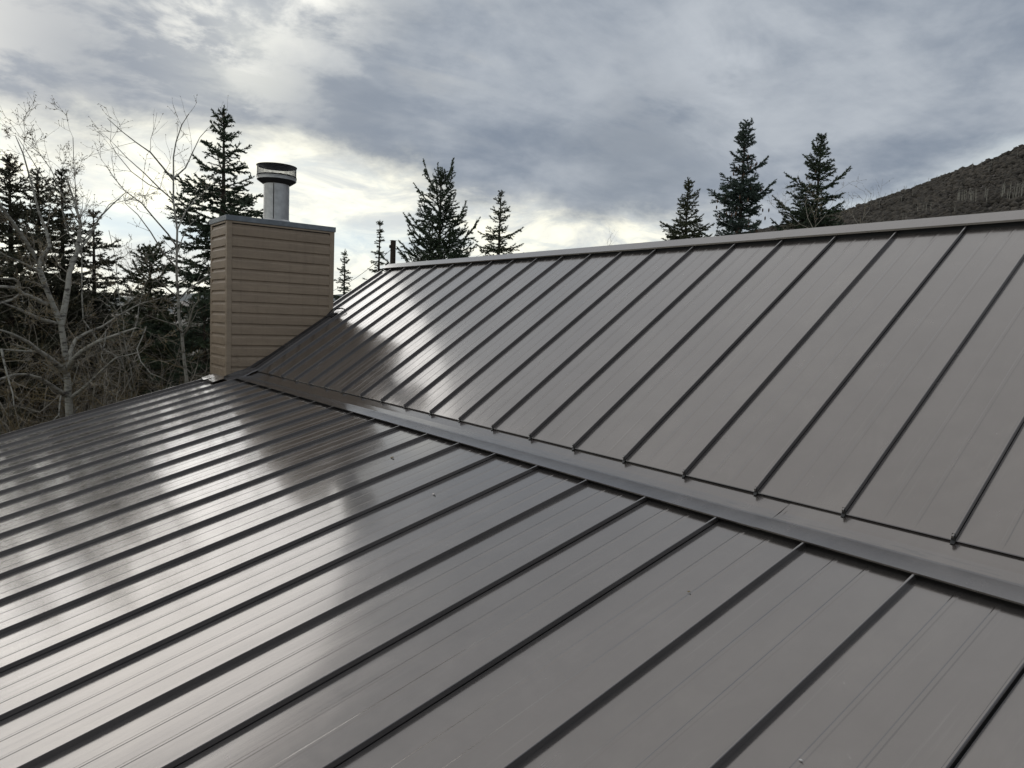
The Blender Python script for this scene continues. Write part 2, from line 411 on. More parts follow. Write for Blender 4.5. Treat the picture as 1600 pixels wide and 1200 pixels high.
def pale(a, r, h):
    p = np.array([CAM.x + r * math.sin(R_(a)), CAM.y + r * math.cos(R_(a)), hill_h(a, r)])
    lean = nrng.uniform(-.06, .06, 3) * h; lean[2] = 0
    pts = [p, p + lean * .5 + [0, 0, h * .5], p + lean + [0, 0, h]]
    S.tube(pts, [.13, .09, .04], 3)
    for q in range(4):
        b = p + lean * .7 + [0, 0, h * nrng.uniform(.45, .85)]
        d = nrng.uniform(-1, 1, 3); d[2] = abs(d[2]) + .8; d /= np.linalg.norm(d)
        S.tube([b, b + d * h * .15, b + d * h * .25], [.05, .035, .02], 3)
for px, py, n in ((1502, 318, 7), (1512, 319, 6), (1522, 320, 4), (1562, 312, 7), (1580, 313, 8), (1595, 312, 6), (1540, 316, 4), (1440, 335, 3)):
    for q in range(n):
        d = heading(px + rng.uniform(-7, 7), py); a = math.degrees(math.atan2(d.x, d.y)); te = d.z / math.hypot(d.x, d.y)
        best = min((abs(hill_h(a, r) - CAM.z - te * r), r) for r in range(200, 520, 4))
        pale(a, best[1] + rng.uniform(-6, 6), rng.uniform(4, 7.5))
for q in range(26):
    a = rng.uniform(-29, -15); r = rng.uniform(300, 519); pale(a, r, rng.uniform(3.5, 6.5))
for q in range(24):
    pale(rng.uniform(-29, -19), rng.uniform(505, 519), rng.uniform(3, 5.5))
V, F, K = S.out()
add_np('aspen_grove', V, F, M_aspen, kind='stuff')

# ------------------------------------------------------------------ the house
TA, TB = math.tan(R_(15.652)), math.tan(R_(34.880))
CA, CB = math.cos(R_(15.652)), math.cos(R_(34.880)); SA, SB = math.sin(R_(15.652)), math.sin(R_(34.880))
SP = 0.4064
XN, XF = 1.4981, 1.1102                       # one seam of each slope
RAKE = -7.25; XR = 4.4                         # left and right edges of the roof
YR, ZA = 2.145, 1.538                          # ridge apex
EAVE = -5.2
house = empty('house', (0, 0, 0), 'house with brown standing seam metal roof and tan siding', 'house')

# lower slope: deck, then a panel and a seam in each bay (the sheet lies on the slope, local y runs up the slope)
dk = [(EAVE, EAVE * TA - .012), (0.02, .02 * TA - .012), (.02, -.17), (EAVE, EAVE * TA - .17)]
v, f = extrude_profile(dk, RAKE + .03, XR); lower = add('lower_roof', v, f, M_under, house)
lower['label'] = 'lower shallow slope of brown standing seam panels'
dk = [(.0, -.014), (YR - .02, (YR - .02) * TB - .014), (YR + 3.4, (YR - .02) * TB - .014 - 3.4 * TB), (YR + 3.4, (YR - .02) * TB - .2 - 3.4 * TB), (YR - .02, (YR - .02) * TB - .24), (.0, -.2)]
v, f = extrude_profile(dk, RAKE + .03, XR); upper = add('upper_roof', v, f, M_under, house)
upper['label'] = 'upper steep slope of brown standing seam panels rising to the ridge'

def panel_profile(wd):
    """cross-section (x, height) of one pan: two low stiffening beads, soft oil-canning comes from the surface"""
    p = [(.006, 0)]
    for c_ in (.355, .645):
        x = c_ * SP
        if x + .02 < wd: p += [(x - .0095, 0), (x - .0055, .0010), (x + .0055, .0010), (x + .0095, 0)]
    p.append((wd - .006 if wd > .39 else wd, 0)); return p
def make_panel(name, wd, ln, material, parent, hem):
    prof = panel_profile(wd); n = len(prof); v = []; f = []
    rows = [0, .06, ln] if hem else [0, ln]
    if hem:
        for x, z in prof: v.append((x, .004, -.010))
        for x, z in prof: v.append((x, 0, -.002))
    base = len(v)
    for k, y in enumerate(rows):
        for x, z in prof: v.append((x, y + (.003 if hem and k == 0 else 0), z * (0.0 if (k == 0 and hem) else 1)))
    R0 = len(v) // n
    for a in range(R0 - 1):
        for b in range(n - 1): f.append((a * n + b, a * n + b + 1, (a + 1) * n + b + 1, (a + 1) * n + b))
    # foot: thin underside lip so the sheet has thickness
    return add(name, v, f, material, parent)
def make_seam(name, ln, material, parent, hem):
    hgt, tw = .0218, .0044
    prof = [(-.0085, .0005), (-tw * .62, .0025), (-tw * .62, hgt - .010), (-tw, hgt - .009), (-tw, hgt - .0015), (-tw * .6, hgt), (tw * .6, hgt), (tw, hgt - .0015), (tw * .9, .0)]
    n = len(prof); v = []; f = []
    rows = [0, ln]
    for y in rows:
        for x, z in prof: v.append((x, y, z))
    for a in range(n - 1): f.append((a, a + 1, n + a + 1, n + a))
    f.append(tuple(range(n))); f.append(tuple(range(n, 2 * n))[::-1])
    o = add(name, v, f, material, parent)
    return o
def slope_rot(o, ang): o.rotation_euler = (ang, 0, 0)
AN, AF = R_(15.652), R_(34.880)
LN_low = (-.025 - EAVE) / CA + .02
LN_up = (YR - .03 - .085) / CB
# first bay, then copies
i0 = int((XR - XN) / SP)
pn = sn = None
k = i0
while True:
    x = XN + SP * k
    if x < RAKE + .01: break
    if sn is None:
        sn = make_seam('seam', LN_low - .14, M_low, lower, False); slope_rot(sn, AN); s_ = sn
    else: s_ = copy_of(sn, lower)
    s_.location = (x, EAVE - .02, (EAVE - .02) * TA)
    x2 = x - SP
    wd = SP
    if x2 < RAKE: wd = x - RAKE; x2 = RAKE
    if pn is None:
        pn = make_panel('roof_panel', SP, LN_low, M_low, lower, False); slope_rot(pn, AN); q = pn
    elif wd < SP - .001:
        q = make_panel('roof_panel', wd, LN_low, M_low, lower, False); slope_rot(q, AN)
    else: q = copy_of(pn, lower)
    q.location = (x2, EAVE - .02, (EAVE - .02) * TA + .0 + rng.uniform(-.0003, .0003)); q.rotation_euler = (AN, rng.uniform(-.0022, .0022), rng.uniform(-.0002, .0002))
    k -= 1
pn = sn = None; k = int((XR - XF) / SP)
Y0 = .0806
while True:
    x = XF + SP * k
    if x < RAKE + .01: break
    if sn is None:
        sn = make_seam('seam', LN_up - .03, M_up, upper, True); slope_rot(sn, AF); s_ = sn
    else: s_ = copy_of(sn, upper)
    s_.location = (x, Y0, Y0 * TB)
    x2 = x - SP; wd = SP
    if x2 < RAKE: wd = x - RAKE; x2 = RAKE
    if pn is None:
        pn = make_panel('roof_panel', SP, LN_up, M_up, upper, True); slope_rot(pn, AF); q = pn
    elif wd < SP - .001:
        q = make_panel('roof_panel', wd, LN_up, M_up, upper, True); slope_rot(q, AF)
    else: q = copy_of(pn, upper)
    q.location = (x2, Y0, Y0 * TB); q.rotation_euler = (AF, rng.uniform(-.0022, .0022), 0)
    # folded tab that closes the foot of the seam
    k -= 1
tab = None; k = int((XR - XF) / SP)
while True:
    x = XF + SP * k
    if x < -6.5: break
    if tab is None:
        v = [(-.0085, 0, 0), (.0085, 0, 0), (.006, -.001, .027), (-.006, -.001, .027), (-.0085, .012, -.012), (.0085, .012, -.012), (-.007, -.010, -.010), (.007, -.010, -.010)]
        f = [(0, 1, 2, 3), (6, 7, 1, 0), (4, 5, 7, 6)]
        tab = add('seam_tab', v, f, M_black, upper); q = tab
    else: q = copy_of(tab, upper)
    q.location = (x, Y0 - .0015, Y0 * TB - .001)
    k -= 1
# back slope of the main roof, plain sheets
bk = None; k = int((XR - XF) / SP)
while True:
    x = XF + SP * k
    if x - SP < RAKE: break
    if bk is None:
        bk = make_panel('roof_panel', SP, 3.9, M_up, upper, False); q = bk; q.rotation_euler = (-AF, 0, 0)
    else: q = copy_of(bk, upper)
    q.location = (x - SP, YR + .0 , (YR) * TB + .003)
    k -= 1
# ridge cap in three lengths, lapped at the joint the photo shows
SL = .118
yl, zl = YR - SL * CB * 1.0, ZA - SL * SB
prof = [(yl + .012, zl - .012), (yl + .001, zl - .012), (yl, zl), (YR - .004, ZA - .002), (YR + .004, ZA - .002), (2 * YR - yl, zl), (2 * YR - yl - .001, zl - .012),
        (2 * YR - yl - .002, zl - .012), (2 * YR - yl - .003, zl - .003), (YR, ZA - .006), (yl + .003, zl - .003), (yl + .012, zl - .010)]
for x0, x1, dz in ((RAKE - .035, -.955, 0), (-.975, 3.2, .0022), (3.18, XR + .03, .004)):
    v, f = extrude_profile([(y, z + dz) for y, z in prof], x0, x1)
    o = add('ridge_cap', v, f, M_flash, house)
# zee closures below the ridge cap, between the seams
v, f = boxv(RAKE + .01, XR, YR - .078, YR - .066, (YR - .078) * TB - .01, zl + .008)
add('ridge_closure', v, f, M_dark, house)
# transition flashing where the two slopes meet
pr = [(-.1660, -.0285), (-.1735, -.0290), (-.1740, -.0232), (-.060, -.0050), (-.034, -.0004), (-.033, .0010), (-.020, .0034), (-.012, .0068), (.030, .0245), (.094, .0500), (.20, .108),
      (.20, .106), (.094, .0480), (.030, .0225), (-.060, -.0070), (-.172, -.0250)]
for x0_, x1_, dz_ in ((-6.70, .49, 0), (.47, 3.8, .0018)):
    v, f = extrude_profile([(y, z + dz_) for y, z in pr], x0_, x1_); tf = add('transition_flashing', v, f, M_flash, house)
# long scuff bead along its bend
def tubeobj(name, pts, rad, material, parent=None, sides=8, **props):
    s = Soup(); s.tube(pts, [rad] * len(pts) if isinstance(rad, (int, float)) else rad, sides); V, F, K = s.out()
    return add_np(name, V, F, material, parent, smooth=True, **props)
v, f = boxv(-6.72, XR, -.142, -.128, -.128 * TA - .012, -.019)
add('flashing_closure', v, f, M_dark, house)
# rake trims on the left edge: raised bead with a bright upper edge and a fascia below
def rake(y0, y1, T, name, x=RAKE):
    pr = [(y0, y0 * T - .2), (y1, y1 * T - .2), (y1, y1 * T + .030), (y0, y0 * T + .030)]
    v, f = extrude_profile(pr, x - .022, x + .002); bevel(add(name, v, f, M_flash, house), .004)
rake(EAVE - .03, -.20, TA, 'rake_trim'); rake(1.06, YR - .12, TB, 'rake_trim')
rake(EAVE - .03, 0, TA, 'rake_trim', XR + .02); rake(.0, YR - .12, TB, 'rake_trim', XR + .02)
v, f = extrude_profile([(EAVE - .05, EAVE * TA - .25), (EAVE - .022, EAVE * TA - .25), (EAVE - .022, EAVE * TA), (EAVE - .05, EAVE * TA)], RAKE, XR); add('fascia', v, f, M_trim, house)
# walls
WX0, WX1 = RAKE + .22, XR - .25
poly = [(EAVE + .5, GZ), (YR + 3.0, GZ), (YR + 3.0, (YR - 3.0) * TB - .1), (YR, YR * TB - .22), (0.01, -.2), (EAVE + .5, (EAVE + .5) * TA - .2)]
n = len(poly)
v, f = extrude_profile(poly, WX0, WX1); add('wall', v, f, M_side, house)

# ------------------------------------------------------------------ chimney (a part of the house)
CX, CXB, CY0, CY1, CT = -6.7835, -7.5015, -.2463, 1.1019, 1.842
v, f = boxv(CXB + .02, CX - .02, CY0 + .02, CY1 - .02, GZ + .01, CT)
chim = add('chimney', v, f, M_under, house)
EXP = .1315; zt0 = 1.6784 + EXP
def board(L_, side):
    """one lap board: a cove at the top, a flat face below, butt edge standing proud; local x along its length, y outward, z up"""
    pr = [(0, 0), (.020, .001), (.021, .005), (.018, .086), (.006, .112), (.003, EXP - .001), (0, EXP - .001)]
    n = len(pr); v = [(0, y, z) for y, z in pr] + [(L_, y, z) for y, z in pr]
    f = [(i, (i + 1) % n, n + (i + 1) % n, n + i) for i in range(n)] + [tuple(range(n))[::-1], tuple(range(n, 2 * n))]
    return v, f
PW = .062
bd = {}
for key, L_, loc, rot in (('wide', CY1 - CY0 - 2 * PW, (CX - .019, CY0 + PW, 0), R_(90)),
                          ('narrow', CX - CXB - 2 * PW, (CX - PW, CY0 + .019, 0), R_(180)),
                          ('wide', CY1 - CY0 - 2 * PW, (CXB + .019, CY1 - PW, 0), R_(-90)),
                          ('narrow', CX - CXB - 2 * PW, (CXB + PW, CY1 - .019, 0), 0)):
    nb = 15
    for i in range(nb):
        z = zt0 - EXP * (i + 1)
        if key not in bd:
            v, f = board(L_, 0); o = add('siding_board', v, f, M_side, chim); bd[key] = o
        else: o = copy_of(bd[key], chim)
        # outward is local +y after turning: +X face turns by -90
        o.rotation_euler = (0, 0, {R_(90): R_(-90), R_(180): R_(180), R_(-90): R_(90), 0: 0}[rot])
        l = list(loc)
        if rot == R_(90): l[1] = CY1 - PW
        if rot == R_(-90): l[1] = CY0 + PW
        l[2] = z; o.location = l
# corner posts
for x, y in ((CX, CY0), (CXB, CY0), (CX, CY1), (CXB, CY1)):
    sx = -1 if x == CX else 1; sy = 1 if y == CY0 else -1
    L1 = [(0, 0), (sx * PW, 0), (sx * PW, sy * .022), (sx * .022, sy * .022), (sx * .022, sy * PW), (0, sy * PW)]
    z0 = -2.6 if y == CY0 else -1.2
    z1 = CT - .001
    v = [(x + a, y + b, z0) for a, b in L1] + [(x + a, y + b, z1) for a, b in L1]; n = 6
    f = [(i, (i + 1) % n, n + (i + 1) % n, n + i) for i in range(n)] + [tuple(range(n)), tuple(range(n, 2 * n))[::-1]]
    bevel(add('corner_post', v, f, M_trim, chim), .004)
# top trim under the cap
v, f = boxv(CX - .010, CX + .004, CY0 + PW, CY1 - PW, CT - .022, CT - .002); add('top_trim', v, f, M_trim, chim)
v, f = boxv(CXB + PW, CX - PW, CY0 - .004, CY0 + .010, CT - .022, CT - .002); add('top_trim', v, f, M_trim, chim)
# sheet-metal cap with drip edge and a low pyramid top
o_ = .012
xs0, xs1, ys0, ys1 = CXB - o_, CX + o_, CY0 - o_, CY1 + o_
xm, ym = (CXB + CX) / 2, .468
v = [(xs0, ys0, CT), (xs1, ys0, CT), (xs1, ys1, CT), (xs0, ys1, CT), (xs0, ys0, CT + .062), (xs1, ys0, CT + .062), (xs1, ys1, CT + .062), (xs0, ys1, CT + .062),
     (xm - .2, ym - .22, CT + .085), (xm + .2, ym - .22, CT + .085), (xm + .2, ym + .22, CT + .085), (xm - .2, ym + .22, CT + .085)]
f = [(0, 1, 5, 4), (1, 2, 6, 5), (2, 3, 7, 6), (3, 0, 4, 7), (4, 5, 9, 8), (5, 6, 10, 9), (6, 7, 11, 10), (7, 4, 8, 11), (8, 9, 10, 11), (3, 2, 1, 0)]
bevel(add('cap_flashing', v, f, M_cap, chim), .004)
# hemmed drip lip
# flue pipe
def lathe(name, prof, cx, cy, material, parent, seg=40, smooth=True):
    v = []; f = []; n = len(prof)
    for j in range(seg):
        a = 2 * math.pi * j / seg
        for r, z in prof: v.append((cx + r * math.cos(a), cy + r * math.sin(a), z))
    for j in range(seg):
        k = (j + 1) % seg
        for i in range(n - 1): f.append((j * n + i, k * n + i, k * n + i + 1, j * n + i + 1))
    o = add(name, v, f, material, parent, smooth=smooth)
    if smooth:
        o.modifiers.new('split', 'EDGE_SPLIT').split_angle = R_(35)
    return o
fx, fy = xm, .462
PR = .157
lathe('flue_pipe', [(PR, CT + .05), (PR, 2.395), (PR + .004, 2.400), (PR - .01, 2.405)], fx, fy, M_pipe, chim)
lathe('pipe_collar', [(PR + .030, CT + .07), (PR + .012, CT + .105), (PR + .002, CT + .112)], fx, fy, M_pipe, chim)
# vertical lock seam of the pipe
d = (CAM - Vector((fx, fy, 0))); a0 = math.atan2(d.y, d.x) - .22
px_, py_ = fx + (PR + .003) * math.cos(a0), fy + (PR + .003) * math.sin(a0)
tubeobj('pipe_seam', [(px_, py_, CT + .1), (px_, py_, 2.25), (px_, py_, 2.39)], .005, M_soot, chim, 6)
CRd = .238
lathe('cap_pan', [(PR - .02, 2.392), (PR + .015, 2.398), (CRd - .004, 2.440), (CRd, 2.446), (CRd, 2.492), (CRd + .006, 2.495), (CRd + .006, 2.503), (CRd - .004, 2.504), (CRd - .02, 2.49), (PR, 2.46)], fx, fy, M_soot, chim)
lathe('cap_band', [(CRd + .003, 2.447), (CRd + .004, 2.474), (CRd + .009, 2.478), (CRd + .009, 2.484), (CRd + .003, 2.488)], fx, fy, M_pipe, chim)
lathe('rain_lid', [(0.001, 2.640), (CRd - .02, 2.632), (CRd + .010, 2.626), (CRd + .010, 2.620), (CRd - .01, 2.624), (0.001, 2.628)], fx, fy, M_soot, chim)
S = Soup()
for j in range(104):
    a = 2 * math.pi * j / 104; x, y = fx + CRd * math.cos(a), fy + CRd * math.sin(a)
    S.tube([(x, y, 2.50), (x, y, 2.56), (x, y, 2.624)], [.0017] * 3, 3)
for i in range(9):
    z = 2.508 + i * .0135
    pts = [(fx + CRd * math.cos(2 * math.pi * j / 48), fy + CRd * math.sin(2 * math.pi * j / 48), z) for j in range(49)]
    S.tube(pts, [.0017] * 49, 3)
V, F, K = S.out(); add_np('spark_screen', V, F, M_screen, chim)

# base flashings round the chimney
def strip(name, pts, wv, material, parent, th=.003):
    """a sheet following pts (lower edge) with an offset vector"""
    pts = [Vector(p) for p in pts]; wv = Vector(wv); n = len(pts)
    v = pts + [p + wv for p in pts]; f = [(i, i + 1, n + i + 1, n + i) for i in range(n - 1)]
    o = add(name, v, f, material, parent); s = o.modifiers.new('solid', 'SOLIDIFY'); s.thickness = th; s.offset = 1; return o
def zr(y): return y * TA if y < 0 else y * TB
ys = [CY0 - .03, -.12, -.03, .05, .12, .25, .6, CY1 + .005]
strip('step_flashing', [(CX + .012, y, zr(y) + (.03 if -.2 < y < .15 else .012)) for y in ys], (0, 0, .052), M_flash, chim, .004)
# flat pan and upstanding lock between chimney and first full panel, upper slope
v = []; 
for y in (.075, CY1 + .03):
    for x, h in ((CX + .01, .020), (CX + .050, .016), (CX + .052, .030), (CX + .060, .030), (CX + .062, .008), (CX + .130, .006)):
        v.append((x, y - h * SB, y * TB + h * CB))
f = [(i, i + 1, 7 + i, 6 + i) for i in range(5)]
add('side_flashing', v, f, M_flash, chim)
v = []
for y, l in ((CY0 - .02, .03), (-.08, .035), (.02, .03), (.085, .03)):
    for x, h in ((CX + .008, l), (CX + .06, l - .004), (CX + .13, l - .012), (CX + .135, .004)):
        v.append((x, y, zr(y) + h + (.02 if -.06 < y < .05 else 0)))
f = [(r * 4 + i, r * 4 + i + 1, r * 4 + 5 + i, r * 4 + 4 + i) for r in range(3) for i in range(3)]
add('side_flashing', v, f, M_flash, chim)
# front apron, a bright folded sheet at the rake corner
zb_ = lambda y, h: y * TA + h
v = [(RAKE - .03, CY0 - .13, zb_(CY0 - .13, .036)), (CX + .02, CY0 - .155, zb_(CY0 - .155, .032)), (CX + .02, CY0 + .01, zb_(CY0 + .01, .04)), (RAKE - .03, CY0 + .01, zb_(CY0 + .01, .05)),
     (RAKE - .03, CY0 + .004, zb_(CY0, .10)), (CX + .005, CY0 + .004, zb_(CY0, .085)),
     (RAKE - .03, CY0 - .135, zb_(CY0 - .13, .012)), (CX + .02, CY0 - .160, zb_(CY0 - .155, .010))]
f = [(0, 1, 2, 3), (3, 2, 5, 4), (0, 6, 7, 1)]
o = add('apron_flashing', v, f, M_flash, chim)
v = [(RAKE - .04, CY0 - .155, zb_(CY0 - .155, .040)), (RAKE + .16, CY0 - .18, zb_(CY0 - .18, .037)), (RAKE + .20, CY0 - .10, zb_(CY0 - .1, .041)), (RAKE - .04, CY0 - .05, zb_(CY0 - .05, .050))]
o = add('apron_flap', v, [(0, 1, 2, 3)], M_flash, chim); o.modifiers.new('s', 'SOLIDIFY').thickness = .002
# folded end and black strap loop where the step flashing meets the back corner
b = Vector((CX, CY1, CY1 * TB))
v = [b + Vector(q) for q in ((.02, -.07, -.025), (.10, -.05, -.01), (.17, .05, .065), (.03, .04, .06))]
o = add('corner_patch', v, [(0, 1, 2, 3)], M_bright, chim); o.modifiers.new('s', 'SOLIDIFY').thickness = .002
tubeobj('black_strap', [b + Vector(q) for q in ((.0, -.08, .0), (.02, -.02, .075), (.06, .02, .085), (.14, .05, .095), (.19, .07, .085))], .008, M_black, chim, 6)
tubeobj('black_strap', [b + Vector(q) for q in ((.0, -.09, -.02), (.04, -.09, -.03), (.09, -.06, -.005), (.15, .0, .035))], .007, M_black, chim, 6)

# ------------------------------------------------------------------ conifers
def spruce(name, px, py, dist, label, prof, material, up=.25, dense=1.0, seed=0, cat='tree', group=None, low=None, needle=.055, tw=1.0, tiltdown=0., whorl=.30, cones=0, extra=(), lean=(0, 0), tw_r=.014, brown=False):
    """px, py: where the top stands in the photograph; prof: list of (depth below top, radius)."""
    rg = np.random.default_rng(seed); top = at(px, py, dist); base = Vector((top.x - lean[0], top.y - lean[1], GZ))
    H = top.z - GZ; root = empty(name, base, label, cat, group)
    T = Soup(); Fo = Soup()
    def axis(z): t_ = z / H; return np.array([lean[0] * t_ ** 1.5, lean[1] * t_ ** 1.5, z])
    zs = np.linspace(0, H, 14); r0 = .012 * H + .03
    T.tube([axis(z) for z in zs], [r0 * (1 - z / H) ** .9 + .008 for z in zs], 7)
    D_ = [p[0] for p in prof]; Rr = [p[1] for p in prof]
    nv = []; nf = []
    fv = []
    def needles(p0, p1, nl, wid):
        """needle tufts round a twig, as thin blades"""
        L_ = np.linalg.norm(p1 - p0)
        if L_ < 1e-4: return
        d = (p1 - p0) / L_; n = max(2, int(L_ / (needle * .42) * dense)); n3 = n * 3
        t_ = np.repeat((np.arange(n) + .5) / n, 3)[:, None] + rg.uniform(-.06, .06, (n3, 1))
        c_ = p0 + (p1 - p0) * t_
        a = rg.normal(size=(n3, 3)); a -= (a @ d)[:, None] * d; a /= np.linalg.norm(a, axis=1)[:, None] + 1e-9
        dir_ = a * .72 + d * .62; side = np.cross(dir_, a + rg.normal(size=(n3, 3)) * .4); side /= np.linalg.norm(side, axis=1)[:, None] + 1e-9
        ln = nl * rg.uniform(.7, 1.2, (n3, 1)); s_ = side * wid
        fv.append(np.stack([c_ - s_ - dir_ * ln * .1, c_ + s_ - dir_ * ln * .1, c_ + dir_ * ln], 1).reshape(-1, 3))
    def branch(z, phi, ln, elev, upc):
        p = axis(z); seg = 5 if ln > .5 else 3; h = np.array([math.cos(phi), math.sin(phi), 0]); pts = [p]; e_ = elev
        sdrift = rg.uniform(-.25, .25)
        for s_ in range(seg):
            hh = np.array([math.cos(phi + sdrift * s_ / seg), math.sin(phi + sdrift * s_ / seg), 0])
            p = p + (hh * math.cos(e_) + np.array([0, 0, math.sin(e_)])) * ln / seg; pts.append(p)
            e_ += upc / seg + rg.uniform(-.09, .09)
        pts = np.array(pts)
        T.tube(pts, np.linspace(.007 + ln * .007, .003, seg + 1), 4)
        cum = np.linspace(0, ln, seg + 1)
        def pt(s_): i = min(int(s_ / ln * seg), seg - 1); f_ = s_ / ln * seg - i; return pts[i] * (1 - f_) + pts[i + 1] * f_, (pts[i + 1] - pts[i]) / (ln / seg)
        for i in range(seg):
            if cum[i + 1] > ln * .15: needles(pts[i], pts[i + 1], needle * 1.0, tw_r * .8)
        s_ = ln * .16; sgn = 1
        step = .072 / tw
        while s_ < ln * .97:
            q, d = pt(s_); sl = min(.42, (ln - s_) * .55 + .07) * rg.uniform(.6, 1.2)
            u = np.cross(d, [0, 0, 1.]); u /= np.linalg.norm(u) + 1e-9
            dn = rg.uniform(-.55, .05) - tiltdown + upc * .3
            v_ = d * rg.uniform(.5, .9) + u * sgn * rg.uniform(.6, 1.0) + np.array([0, 0, dn]); v_ /= np.linalg.norm(v_)
            e2 = q + v_ * sl
            needles(q, e2, needle, tw_r)
            T.tube([q, e2], [.004, .002], 3)
            if sl > .22:
                for g_ in (.4, .7):
                    q2 = q + v_ * sl * g_; v2 = v_ + u * rg.uniform(-.9, .9) + np.array([0, 0, rg.uniform(-.5, .2)]); v2 /= np.linalg.norm(v2)
                    needles(q2, q2 + v2 * sl * .42, needle, tw_r)
            sgn = -sgn; s_ += step * rg.uniform(.7, 1.4)
        needles(pts[-1] - (pts[-1] - pts[-2]) * .3, pts[-1] + (pts[-1] - pts[-2]) * .25, needle * .9, tw_r)
    # leader
    tp = axis(H); needles(axis(H - .5), tp + np.array([0, 0, .02]), needle * .9, tw_r)
    dmax = min(H - .6, low if low else 99)
    z = .14; w_ = 0
    while z < dmax:
        R0 = float(np.interp(z, D_, Rr)) * rg.uniform(.72, 1.18); nb = int(rg.integers(4, 7)) + (1 if z > 1 else 0)
        ph = rg.uniform(0, 6.28)
        for b_ in range(nb):
            ln = max(.08, R0 * rg.uniform(.62, 1.12)); el_ = max(up - z * .10, up - .65 if up < .5 else up - .3) + rg.uniform(-.14, .14) + (.5 if z < .6 else .2 if z < 1.2 else 0)
            cz = .45 if ln > .3 else .2
            branch(H - z + rg.uniform(-.07, .07), ph + b_ * 6.283 / nb + rg.uniform(-.3, .3), ln / max(.55, math.cos(el_)), el_, cz)
        # small inner branches between whorls
        for b_ in range(3):
            branch(H - z - whorl * rg.uniform(.3, .7), rg.uniform(0, 6.28), max(.07, R0 * rg.uniform(.25, .6)), up * .5 + rg.uniform(-.3, .3), .3)
        z += whorl * rg.uniform(.75, 1.25) * (1 if z < 4 else 1.25); w_ += 1
    rr = CR
    for (dz, side, ln, el_) in extra:      # single long limbs that stand out of the outline; side -1 is towards the left of the view
        phi = math.atan2(rr.y * side, rr.x * side) + rg.uniform(-.2, .2)
        branch(H - dz, phi, ln, el_, .35)
    V, F, K = T.out(); add_np('trunk', V, F, M_trunk, root)
    FV = np.concatenate(fv); FF = np.arange(len(FV)).reshape(-1, 3); mi = None; ms = None
    add_np('crown', FV, FF, material, root)
    if cones:
        C_ = Soup()
        for _ in range(cones):
            z = rg.uniform(.8, 3.2); a = rg.uniform(0, 6.28); r_ = float(np.interp(z, D_, Rr)) * rg.uniform(.35, .95)
            p = axis(H - z) + np.array([math.cos(a) * r_, math.sin(a) * r_, -.02])
            C_.tube([p, p - [0, 0, .03], p - [0, 0, .07], p - [0, 0, .10]], [.006, .019, .017, .004], 5)
        V, F, K = C_.out(); add_np('cones', V, F, M_cone, root, kind='stuff')
    return root

px1 = lambda d, px: px * d / 1118.6        # a width in pixels at a distance, in metres
def pf(dist, L_): return [(px1(dist, a), px1(dist, b)) for a, b in L_]
# right of the chimney, beyond the ridge
d = 19; spruce('spruce_tree', 690, 272, d, 'broad dark spruce with upswept branches beyond the left end of the ridge', pf(d, [(0, 5), (15, 16), (40, 34), (70, 50), (110, 66), (150, 80), (300, 90)]), M_green, up=.72, dense=1.0, seed=11, low=4.2, whorl=.27, tw=.85,
       extra=[(1.75, 1, 1.25, .75), (2.3, -1, 1.5, .8), (2.35, 1, 1.6, .7)])
d = 24; spruce('spruce_tree', 783, 298, d, 'slim spruce with a bare pointed top right of the broad dark spruce', pf(d, [(0, 3), (25, 11), (40, 18), (60, 25), (85, 36), (115, 44), (300, 66)]), M_olive, up=.28, seed=12, low=5, whorl=.30, tw=.85)
d = 24; spruce('spruce_tree', 594, 345, d, 'scraggly thin leaning spruce just left of the wooden pole', pf(d, [(0, 2), (20, 5), (40, 12), (55, 20), (80, 22), (110, 26), (300, 50)]), M_olive, up=.0, seed=13, low=4.5, whorl=.30, tw=.65, dense=.8, lean=(-.15, .1))
d = 27; spruce('spruce_tree', 539, 391, d, 'smallest spruce between the chimney and the roof edge', pf(d, [(0, 2), (15, 6), (40, 14), (70, 20), (110, 32), (300, 60)]), M_green, up=.1, seed=14, low=5, whorl=.32, tw=.75)
d = 23; spruce('spruce_tree', 1076, 281, d, 'small sparse spruce standing left of the two tall ones over the ridge', pf(d, [(0, 3), (15, 9), (35, 18), (60, 26), (85, 40), (200, 60)]), M_olive, up=.45, seed=15, low=3.4, whorl=.24, tw=1.1)
d = 19; spruce('spruce_tree', 1166, 192, d, 'tallest spruce above the ridge, dense and blue green with hanging cones', pf(d, [(0, 4), (15, 12), (40, 15), (60, 22), (85, 30), (110, 42), (150, 44), (180, 52), (300, 70)]), M_blue, up=.35, seed=16, low=4.8, whorl=.19, cones=90, tw=1.35,
       extra=[(1.25, 1, .75, .45), (1.95, 1, 1.0, .4), (2.1, -1, .95, .35), (1.9, -1, .6, .5)])
d = 20; spruce('spruce_tree', 1284, 212, d, 'open spruce nearest the hill with gaps between its limbs', pf(d, [(0, 3), (15, 9), (40, 20), (55, 22), (75, 16), (95, 40), (120, 44), (145, 50), (300, 70)]), M_green, up=.4, seed=17, low=4.2, whorl=.23, cones=24, tw=1.25,
       extra=[(1.35, 1, .95, .45), (1.5, -1, 1.0, .5), (2.3, -1, 1.35, .45), (2.1, -1, .8, .4)])
